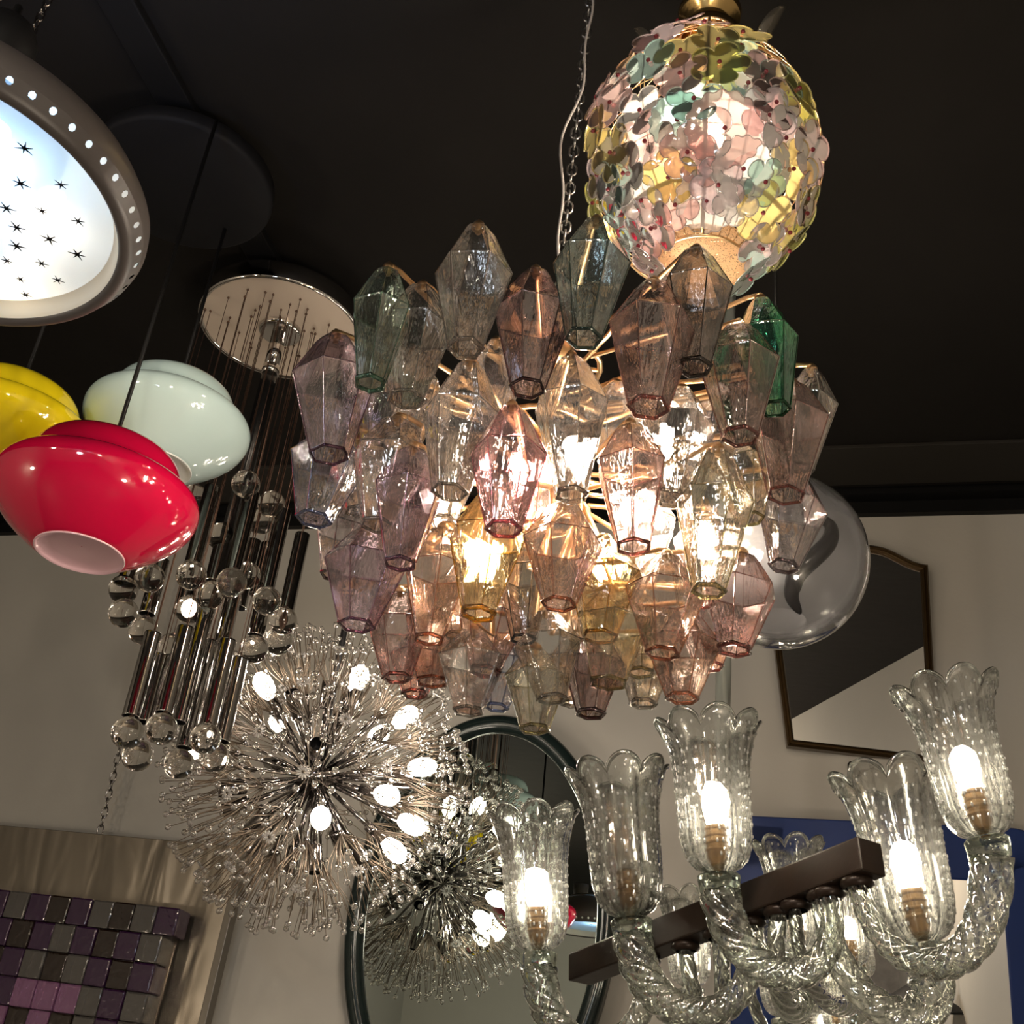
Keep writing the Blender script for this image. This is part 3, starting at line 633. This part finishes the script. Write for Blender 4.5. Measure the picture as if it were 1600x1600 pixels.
for i in range(NS):
    z = 1 - 2 * (i + .5) / NS; a = i * 2.39996 + .6; d = V((sqrt(1 - z * z) * cos(a), sqrt(1 - z * z) * sin(a), z))
    if any(d.dot(s) > cos(radians(11)) for s in sock): continue
    ndan += 1; X, Y, Z = frame_of(d); hub = .205 + R.uniform(-.014, .014)
    mb = MB(); mb.tube([DC + d * .03, DC + d * hub], .0034, 8); mb.lathe([(.003, -.008), (.0075, -.004), (.0075, .004), (.003, .006)], 10, DC + d * hub, axis=d); o = mb.build('spray_arm', darkchrome, dan)
    wm, bm_ = MB(), MB(); n1 = 12; H0 = DC + d * hub; a1 = R.random() * 6
    for ring_, (cnt_, sp) in enumerate(((n1, .082), (5, .04))):
        for k in range(cnt_):
            t_ = a1 + 2 * pi * k / cnt_ + R.uniform(-.1, .1); s2 = sp * R.uniform(.9, 1.1)
            e = (d * (DR - .004) + X * (s2 * cos(t_)) + Y * (s2 * sin(t_))).normalized() * (DR * R.uniform(.955, 1.0) - (.03 if ring_ else 0)); e = DC + e
            mid = H0 * .5 + e * .5 + (X * cos(t_) + Y * sin(t_)) * .010
            wm.tube([H0, mid, e], .00105, 4); beads.append((e, o))
    e = DC + d * (DR - .045); wm.tube([H0, e], .0012, 4)
    for k in range(12):
        t_ = 2 * pi * k / 12; c = e + (X * cos(t_) + Y * sin(t_)) * .0105; q = (X * cos(t_) + Y * sin(t_)); rot = M((q, Z.cross(q), Z)).transposed()
        bm_.ico(c, 1, 1, 1, (.0085, .0026, .0034), mat=rot)
    wm.build('wire_spray', wirem, o); bm_.build('rosette', [beadg, glassy('rosette_glass', (.95, .93, .91), .3, 1.2, 1.0, .1, (90, 90, 90), .3, 2.0, .8)], o)
beads.sort(key=lambda q: (q[0] - EYE).length)
rest = MB()
for i, (e, arm) in enumerate(beads):
    if i < 100:
        mb = MB(); mb.ico(e, .0078, 3); mb.build('glass_bead', beadg, arm)
    else: rest.ico(e, .0078, 2)
rest.build('glass_beads', beadg, dan)['kind'] = 'stuff'
mb = MB(); mb.tube([DC, V((DC.x, DC.y, CEIL))], .0085, 12); mb.lathe([(.06, 0), (.055, -.02), (.012, -.03)], 32, V((DC.x, DC.y, CEIL))); mb.build('stem', black, dan)

# ------------------------------------------------------------------ twisted glass arm chandelier (lower right)
mur = None
def shade_mesh(base, axis, L, wide):
    X, Y, Z = frame_of(axis); k = L / .26
    prof = [(.012, 0), (.022, .004), (.040, .014), (.053, .032), (.0595, .06), (.0615, .10), (.0625, .14), (.064, .175), (.0675, .205), (.074, .232), (.081, .250), (.0865, .260), (.089, .2645)]
    n = 96; vs = []; fs = []
    def surf(a, j, off):
        r, z = prof[j]; u = z / .2645; c = abs(cos(4 * a)); amp = .075 + .03 * u + .07 * max(0, (u - .7) / .3) ** 1.5
        r2 = (r * wide - off) * (1 + amp * (c ** .7 - .6)); z2 = z + .026 * max(0, (u - .72) / .28) ** 2 * (c ** .6 - .55) * 1.25
        if j == len(prof) - 1: z2 -= .004 * (c ** .5)
        return base + (X * cos(a) + Y * sin(a)) * (r2 * k) + Z * (z2 * k)
    m = len(prof)
    for j in range(m):
        for i in range(n): vs.append(surf(2 * pi * i / n, j, 0))
    for j in range(m - 1, 0, -1):
        for i in range(n): vs.append(surf(2 * pi * i / n, j, .0055))
    rws = 2 * m - 1
    for j in range(rws - 1):
        for i in range(n):
            i2 = (i + 1) % n; fs.append((j * n + i, j * n + i2, (j + 1) * n + i2, (j + 1) * n + i))
    mb = MB(); mb.add(vs, fs, 0)
    rim = [surf(2 * pi * i / n, m - 1, .0028) for i in range(n)]
    mb.tube(rim, .0042 * k, 8, 0, closed=True)
    # trapped air bubbles
    b = mb
    for row in range(12):
        zz = .026 + .0200 * row
        j = max(q for q in range(m - 1) if prof[q][1] <= zz); f_ = (zz - prof[j][1]) / (prof[j + 1][1] - prof[j][1])
        for lobe in range(8):
            for q in range(3 if row % 2 else 2):
                a = pi / 4 * lobe + ((q - 1) * .2 if row % 2 else (q - .5) * .2) + R.uniform(-.02, .02)
                p = surf(a, j, .0012) * (1 - f_) + surf(a, j + 1, .0012) * f_; out = (X * cos(a) + Y * sin(a)); rot = M((out, Z.cross(out), Z)).transposed()
                b.ico(p, 1, 1, 1, (.0030 * k, .0025 * k, .0044 * k), mat=rot)
    return mb, b
bul = glassy('bubble_glass', (.975, .985, .97), .5, 1.18, 1.0, .32, (30, 30, 10), .012, 2.0, .9, lump=1.8, base=.03, grough=.03)
bubm = glassy('air_bubble', (.97, .97, .95), .2, 1.25, 1.0, .05, (9, 9, 9), .6, 1.6, .2, hazecol=(1, 1, .96), base=.12)
ropeg = glassy('twisted_glass', (.93, .955, .925), .65, 1.22, 1.0, .05, (30, 30, 30), .010, 2.4, 2.6, base=.05, grough=.03)
cupg = realglass('cup_glass', (.86, .90, .86), 1.47, .3, (60, .4, .003))
MR, ML_ = at_h(1362, 1338, 1.92), at_h(905, 1515, 2.50)
bd = (MR - ML_); bl = bd.length; bdn = bd.normalized(); side = bdn.cross(UZ).normalized(); upb = side.cross(bdn)
mur = thing('twisted_glass_chandelier', (MR + ML_) / 2, 'bronze bar chandelier with twisted clear glass arms and scalloped bubble glass shades', 'chandelier')
mb = MB(); mb.box((MR + ML_) / 2, (.052, bl, .052), (side, bdn, upb), bev=.003); mb.build('bar', bronze, mur)
def on_bar(f): return ML_ + bd * f
SH = [  # cup px, rim px, distance, lit, width, arm root px, lower control px, outer control px
 (841, 1490, 833, 1280, 2.46, 1, 1.0, (1010, 1490), (1030, 1665), (855, 1695)), (986, 1437, 965, 1212, 2.22, 0, 1.04, (1170, 1450), (1205, 1625), (1005, 1635)), (1123, 1368, 1107, 1140, 2.02, 1, 1.03, (1292, 1392), (1335, 1570), (1150, 1565)),
 (1541, 1312, 1478, 1085, 1.84, 1, 1.02, (1335, 1372), (1372, 1545), (1562, 1575)), (1443, 1478, 1388, 1222, 2.06, 1, 1.03, (1282, 1395), (1300, 1600), (1492, 1650)),
 (1080, 1545, 1070, 1400, 2.60, 1, 1.0, (1120, 1460), (1150, 1650), (1092, 1665)), (1248, 1492, 1232, 1325, 2.42, 1, 1.0, (1215, 1425), (1190, 1600), (1272, 1625)), (1335, 1512, 1318, 1385, 2.62, 1, .95, (1240, 1410), (1240, 1590), (1350, 1610)),
 (1225, 1592, 1208, 1440, 2.74, 1, .95, (1070, 1475), (1090, 1690), (1240, 1700)), (1310, 1620, 1298, 1520, 2.82, 1, .95, (1150, 1450), (1180, 1720), (1325, 1730))]
def bar_at_px(px):
    lo, hi = -.1, 1.1
    for _ in range(40):
        m_ = (lo + hi) / 2
        if proj(ML_ + bd * m_)[0] < px: lo = m_
        else: hi = m_
    return ML_ + bd * lo
for i, (cx, cy, rx, ry, h, on, wd, pr0, pr1, pr2) in enumerate(SH):
    base = at_h(cx, cy, h); rim = at_h(rx, ry, h - .005); ax = rim - base; L = ax.length; axn = ax.normalized()
    k = L / .26
    sh, bb = shade_mesh(base, axn, L, wd)
    # arm: falls from the bar, sweeps out and rises into the cup
    root = bar_at_px(pr0[0]); hr = sqrt(root.x ** 2 + root.y ** 2); root = root - upb * .03
    A, B, C, D = root, at_h(pr1[0], pr1[1], hr * .72 + h * .28), at_h(pr2[0], pr2[1], hr * .25 + h * .75), base - axn * .028 * k
    N = 150; pts = []
    for j in range(N + 1):
        u = j / N; pts.append(A * (1 - u) ** 3 + B * 3 * u * (1 - u) ** 2 + C * 3 * u * u * (1 - u) + D * u ** 3)
    rad = [.0165 + .0165 * (j / N) ** 1.1 for j in range(N + 1)]
    Lp = sum((pts[j + 1] - pts[j]).length for j in range(N)); tw = Lp / .135 * 2 * pi
    mb = MB(); mb.tube(pts, [r * k for r in rad], 36, prof=lambda a, j: 1 + .30 * (abs(cos(3 * (a + 2 * pi * Lp / .20 * j / N))) ** .8 - .6))
    o = mb.build('arm', ropeg, mur)
    mb = MB(); mb.lathe([(.018, .004), (.024, .0), (.026, -.008), (.018, -.014)], 20, root + upb * .004, axis=upb); mb.build('collar', bronze, o)
    mb = MB(); mb.lathe([(.024 * k, -.034 * k), (.033 * k, -.030 * k), (.036 * k, -.012 * k), (.037 * k, -.002 * k), (.034 * k, .001 * k), (.012 * k, .002 * k)], 32, base, axis=axn); mb.build('cup', cupg, o)
    o = sh.build('shade', [bul, bubm], mur)
    mb = MB(); X, Y, Z = frame_of(axn)
    mb.lathe([(.006 * k, .0), (.010 * k, .012 * k), (.0175 * k, .03 * k), (.0185 * k, .055 * k), (.0185 * k, .082 * k), (.017 * k, .086 * k), (.001, .086 * k)], 24, base, axis=axn, fn=lambda a, j, r, z: (r * (1 + .0 * a), z))
    for q in range(4): mb.lathe([(.0185 * k, (.04 + q * .012) * k), (.0205 * k, (.043 + q * .012) * k), (.0185 * k, (.046 + q * .012) * k)], 24, base, axis=axn)
    mb.build('lamp_holder', pbr('holder_brass', (.20, .11, .035), .4, .6, (80, .4, .002)), mur)
    if on: 
        mb = MB(); mb.lathe([(.010 * k, .086 * k), (.0155 * k, .092 * k), (.0185 * k, .105 * k), (.0205 * k, .125 * k), (.019 * k, .145 * k), (.012 * k, .158 * k), (.001, .162 * k)], 18, base, axis=axn)
        mb.build('bulb', emit('arm_bulb', (1, .85, .66), 60), mur)
    else:
        mb = MB(); mb.lathe([(.010 * k, .086 * k), (.0155 * k, .092 * k), (.0185 * k, .105 * k), (.0205 * k, .125 * k), (.019 * k, .145 * k), (.012 * k, .158 * k), (.001, .162 * k)], 18, base, axis=axn)
        mb.build('bulb', pbr('unlit_bulb', (.55, .48, .40), .15), mur, label='unlit bulb')
# glass clad stem up to the ceiling
sb = bar_at_px(1124); sp = sb
mb = MB(); N = 60; pts = [V((sp.x, sp.y, sb.z + .03 + (CEIL - sb.z - .03) * j / N)) for j in range(N + 1)]
mb.tube(pts, .0135, 20, prof=lambda a, j: 1 + .10 * cos(4 * a + j * .8)); mb.tube([sb, pts[0]], .01, 10); mb.build('stem', pbr('smoky_stem_glass', (.20, .21, .19), .12, .4), mur)

# ------------------------------------------------------------------ framed mirrors on the back wall
def outline_ellipse(a, b, n=120, rot=0.0): return [(a * cos(t) * cos(rot) - b * sin(t) * sin(rot), a * cos(t) * sin(rot) + b * sin(t) * cos(rot)) for t in [2 * pi * i / n for i in range(n)]]
def inset(out, d):
    n = len(out); res = []
    for i in range(n):
        p, c, q = V(out[i - 1]), V(out[i]), V(out[(i + 1) % n]); t1, t2 = (c - p).normalized(), (q - c).normalized()
        n1, n2 = V((-t1.y, t1.x)), V((-t2.y, t2.x)); b = (n1 + n2); b = b / max(.3, b.length_squared) * 2
        res.append((c.x + b.x * d, c.y + b.y * d))
    return res
def hang(root, center, out, prof, fm, gm, glass_in, glass_h, axes):
    """frame swept round an outline (inset, height) plus the mirror plate"""
    X, Y, Z = axes; c = V(center); mb = MB(); n = len(out); vs = []; fs = []
    for (d, h) in prof:
        for (x, y) in inset(out, d): vs.append(c + X * x + Y * y + Z * h)
    m = len(prof)
    for j in range(m):
        j2 = (j + 1) % m
        for i in range(n): i2 = (i + 1) % n; fs.append((j * n + i, j * n + i2, j2 * n + i2, j2 * n + i))
    mb.add(vs, fs, 0, len(out) > 40); mb.build('frame', fm, root)
    g = inset(out, glass_in); mb = MB()
    mb.add([c + X * x + Y * y + Z * glass_h for x, y in g] + [c + X * x + Y * y + Z * (glass_h - .004) for x, y in g],
           [tuple(range(n)), tuple(range(2 * n - 1, n - 1, -1))] + [(i, n + i, n + (i + 1) % n, (i + 1) % n) for i in range(n)], 0, False)
    mb.build('mirror_glass', gm, root)
def tilted(t, yaw=0.0, roll=0.0):
    X, Y, Z = E1.copy(), UZ.copy(), NIN.copy()
    q = M.Rotation(roll, 3, NIN) @ M.Rotation(yaw, 3, UZ) @ M.Rotation(t, 3, E1); return q @ X, q @ Y, q @ Z
# oval mirror behind the dandelion
OC = on_wall(748, 1432, .045)
om = thing('oval_mirror', V((OC.x, OC.y, OC.z - .6)), 'tall oval mirror in a black green frame, showing the bead burst reflected', 'mirror')
axs = tilted(radians(1.5), radians(-.8))
po = on_wall(536, 1470, .045); pr_ = on_wall(957, 1420, .045); pt_ = on_wall(778, 1122, .045)
hw = (pr_ - po).length / 2; hh = pt_.z - OC.z
hang(om, OC, outline_ellipse(hw, hh), [(0, -.03), (0, .012), (.008, .022), (.03, .024), (.044, .016), (.050, .002), (.050, -.03)], pbr('bottle_green_frame', (.010, .017, .016), .16, .2), mirror('aged_mirror', (.62, .70, .66)), .046, -.004, axs)
# gilt mirror on the right
g_bl, g_br, g_tr, g_tl = [on_wall(x, y, .05) for x, y in ((1230, 1166), (1474, 1186), (1449, 884), (1186, 862))]
gc = (g_bl + g_br + g_tr + g_tl) / 4; axg = tilted(radians(6), radians(8))
def loc2(p, c, ax): return ((p - c).dot(ax[0]), (p - c).dot(ax[1]))
L2 = [loc2(p, gc, axg) for p in (g_bl, g_br, g_tr, g_tl)]
W2 = L2[2][0] - L2[3][0]; tops = []
for i in range(1, 24):
    u = i / 24; x = L2[2][0] + (L2[3][0] - L2[2][0]) * u; y = L2[2][1] + (L2[3][1] - L2[2][1]) * u
    v = abs(2 * u - 1); tops.append((x, y + .036 * (1 - (lambda q: q * q * (3 - 2 * q))(min(1, max(0, (v - .42) / .52))))))
gm_ = thing('gilt_mirror', (g_bl + g_br) / 2, 'dark mirror with a thin gilt frame and arched top, hung high on the right', 'mirror')
out = [L2[0], L2[1], L2[2]] + tops + [L2[3]]
hang(gm_, gc, out, [(0, -.02), (0, .010), (.005, .016), (.009, .011), (.013, .014), (.018, .010), (.021, .002), (.021, -.02)], pbr('worn_gilt', (.075, .047, .02), .3, .85, (60, .3, .003)), mirror('clear_mirror', (.84, .83, .80)), .018, 0, axg)
# blue mirror at lower right
b_tl, b_tr = on_wall(1146, 1291, .03), on_wall(1640, 1297, .03)
bc = (b_tl + b_tr) / 2 - UZ * .55; axb = tilted(radians(6), radians(2))
W = (b_tr - b_tl).length / 2; H = .55
out = [(-W, -H), (W, -H)]
rc = .10
for i in range(13): t_ = pi / 2 * i / 12; out.append((W - rc + rc * cos(t_), H - rc + rc * sin(t_)))
for i in range(7): t_ = pi / 2 + pi / 2 * i / 6; out.append((-W + .02 + .02 * cos(t_), H - .02 + .02 * sin(t_)))
bm2 = thing('blue_mirror', bc - UZ * H, 'mirror with a broad cobalt blue glass border, low on the right behind the glass arms', 'mirror')
hang(bm2, bc, out, [(0, -.02), (0, .006), (.003, .009), (.128, .009), (.132, .006), (.132, -.02)], pbr('cobalt_glass', (.012, .030, .125), .35, 0, None, .12), mirror('clear_mirror', (.84, .83, .80)), .125, .003, axb)
mb = MB(); ca = on_wall(1336, 1300, .02); ct = V((ca.x, ca.y, on_wall(1330, 1194, .012).z)); mb.chain(ca, ct, .026, .004, .010); mb.chain(ca + E1 * .006, ct + E1 * .006, .022, .004, .010)
mb.build('chain', darkchrome, bm2)

# ------------------------------------------------------------------ brushed steel panel and cube wall lamp (lower left)
p_r = on_wall(383, 1325, .06); p_b = on_wall(346, 1600, .06)
pw, ph_ = 1.5, 1.25
t = NT('brushed_steel')
bs = t.n('ShaderNodeBsdfPrincipled', i_Metallic=.9, i_Roughness=.26); bs.inputs['Base Color'].default_value = (.31, .275, .225, 1)
tg = t.n('ShaderNodeTangent', direction_type='RADIAL', axis='Z'); t.l(tg.outputs[0], bs.inputs['Tangent']); bs.inputs['Anisotropic'].default_value = .92; bs.inputs['Anisotropic Rotation'].default_value = .25
h2 = t.noise(1.0, t.obj((9, 9, 2.2)), 2, .5, .6)
t.l(t.bump(h2, .5, .02), bs.inputs['Normal'])
BRUSH = t.fin(bs.outputs[0])
axp = tilted(radians(1.0), radians(0), radians(-2.2))
pc = p_r - axp[0] * (pw / 2) - axp[1] * (ph_ / 2)
pan = thing('steel_panel', pc - UZ * ph_ / 2, 'brushed steel sheet hung by a chain on the left of the wall', 'metal panel')
mb = MB(); mb.box(pc, (pw, ph_, .03), axp, bev=.002); mb.build('sheet', BRUSH, pan)
mb = MB(); mb.box(pc + axp[0] * (pw / 2 + .004) , (.022, ph_, .036), axp, bev=.002); mb.build('edge_strip', pbr('edge_strip', (.16, .145, .12), .35, .6), pan)
cb = on_wall(150, 1322, .055); mb = MB(); u_ = wl(cb)
mb.chain(V((cb.x, cb.y, pc.z + ph_ / 2 - .01)), V((cb.x, cb.y, CEIL - .03)) + NIN * .06, .034, .0024, .0085); mb.build('chain', darkchrome, pan)
# cube lamp
cu0 = on_wall(280, 1418, .16)
cl = thing('glass_cube_wall_lamp', cu0 - axp[0] * .3 - UZ * .45, 'wall lamp of purple, grey and brown glass cubes on the brushed steel sheet', 'wall lamp')
cs = (on_wall(217, 1418, .16) - on_wall(183, 1418, .16)).length * 1.02
rowh = (on_wall(230, 1418, .16) - on_wall(222, 1462, .16)).length
CG = {}
for k, col in dict(purple=(.036, .010, .046), grey=(.085, .08, .074), brown=(.016, .008, .005), pink=(.30, .13, .27)).items():  # pink: glow of a lamp behind the cubes put into their colour
    t = NT('cube_' + k); b = t.n('ShaderNodeBsdfPrincipled', i_Roughness=.08); b.inputs['Base Color'].default_value = c4(col); b.inputs['Coat Weight'].default_value = .4
    b.inputs['Transmission Weight'].default_value = .35 if k != 'pink' else .55
    t.l(t.bump(t.noise(1, t.obj((45, 45, 45)), 3), .5, .006), b.inputs['Normal']); CG[k] = t.fin(b.outputs[0])
pat = ['purple grey purple brown purple grey brown grey purple'.split(), 'grey brown purple brown purple grey purple brown purple grey'.split(), 'purple grey brown purple grey brown grey purple brown purple'.split(), 'brown purple pink pink pink grey purple grey'.split(), 'pink purple pink brown pink brown grey purple grey'.split(), 'grey purple pink purple brown grey purple brown'.split(), 'purple brown grey purple grey brown purple grey'.split()]
for r_, row in enumerate(pat):
    for k_, kind in enumerate(reversed(row)):
        c = cu0 - axp[0] * (cs * (k_ + .5) + (0.0 if r_ == 0 else .028)) - axp[1] * (rowh * (r_ + .5)) - axp[2] * (.038 + (0 if (k_ + r_) % 3 else .004))
        mb = MB(); mb.box(c, (cs * .985, rowh * .985, .07), axp, bev=.005); mb.build('glass_cube', CG[kind], cl, label={'purple': 'purple', 'grey': 'clear grey', 'brown': 'dark brown', 'pink': 'glow-painted pink'}[kind] + ' glass cube')
cc = cu0 - axp[0] * (cs * 4.2) - axp[1] * (rowh * 3.5) - axp[2] * .085
mb = MB(); mb.box(cc, (cs * 7.4, rowh * 6.2, .03), axp); mb.build('backplate', darkchrome, cl)

# ------------------------------------------------------------------ things on the far side of the shop, seen in the blue mirror
def bounce(px, py, c, ax):
    r = ray(px, py); n = ax[2]; t_ = (c - EYE).dot(n) / r.dot(n); return EYE + r * t_, r - n * 2 * r.dot(n)
h0, rr_ = bounce(1436, 1578, bc, axb); bp = h0 + rr_ * 4.6
bl_ = thing('black_pendant_lamp', bp, 'black cone pendant lamp seen in the blue bordered mirror', 'pendant lamp')
mb = MB(); mb.lathe([(.03, .15), (.045, .145), (.15, .075), (.255, .012), (.27, 0), (.264, .002), (.15, .068), (.045, .135)], 48, bp); mb.build('shade', black, bl_)
mb = MB(); mb.tube([bp + UZ * .09, V((bp.x, bp.y, CEIL))], .004, 6); mb.build('cord', blackgloss, bl_)
for nm, px, py, w_, h_ in (('wide', 1345, 1495, 1.0, .8), ('small', 1500, 1545, .40, .30)):
    h0, rr_ = bounce(px, py, bc, axb); tt = ((rm(0, VD, 0) - h0).dot(NIN)) / rr_.dot(NIN); q = h0 + rr_ * tt - NIN * .02
    pf = thing('framed_picture', q - UZ * h_ / 2, nm + ' dark framed picture on the far wall, seen in the blue bordered mirror', 'picture')
    mb = MB(); mb.box(q, (w_ - .06, h_ - .06, .012), W3); mb.build('print', pbr('print', (.30, .28, .25), .5, var=(9, (.05, .045, .045))), pf)
    mb = MB()
    for sx in (-1, 1): mb.box(q + E1 * sx * (w_ / 2 - .015), (.03, h_, .03), W3, bev=.004); mb.box(q + UZ * sx * (h_ / 2 - .015), (w_ - .06, .03, .03), W3, bev=.004)
    mb.build('frame', black, pf)

# ------------------------------------------------------------------ unseen point lights added to fill the room
def point(name, loc, col, e, r):
    l = bpy.data.lights.new(name, 'POINT'); l.energy = e; l.color = col; l.shadow_soft_size = r
    o = bpy.data.objects.new(name, l); COL.objects.link(o); o.location = loc; return o
point('fill_light', rm(-1.2, 4.5, 2.9), (1, .80, .60), 38, .09)
point('fill_light', rm(1.3, 4.7, 2.7), (1, .82, .62), 38, .09)
point('fill_light', rm(.2, 4.8, 2.4), (.75, .87, 1), 26, .16)
point('fill_light', rm(-2.3, 3.6, 1.2), (1, .84, .66), 36, .10)
point('fill_light', rm(1.7, 2.8, 1.0), (1, .84, .66), 26, .10)

w = bpy.data.worlds.new('world'); sc.world = w; w.use_nodes = True
w.node_tree.nodes['Background'].inputs[0].default_value = (.02, .02, .025, 1)

for o in list(bpy.data.objects):
    if '_o' in o: del o['_o']
sc.view_settings.view_transform = 'Standard'; sc.view_settings.look = 'None'; sc.view_settings.gamma = 1; sc.view_settings.exposure = 0.6
cy = sc.cycles
cy.use_denoising = True; cy.max_bounces = 18; cy.diffuse_bounces = 3; cy.glossy_bounces = 6; cy.transmission_bounces = 14; cy.transparent_max_bounces = 28
cy.caustics_reflective = False; cy.caustics_refractive = False; cy.sample_clamp_indirect = 6; cy.adaptive_threshold = .03
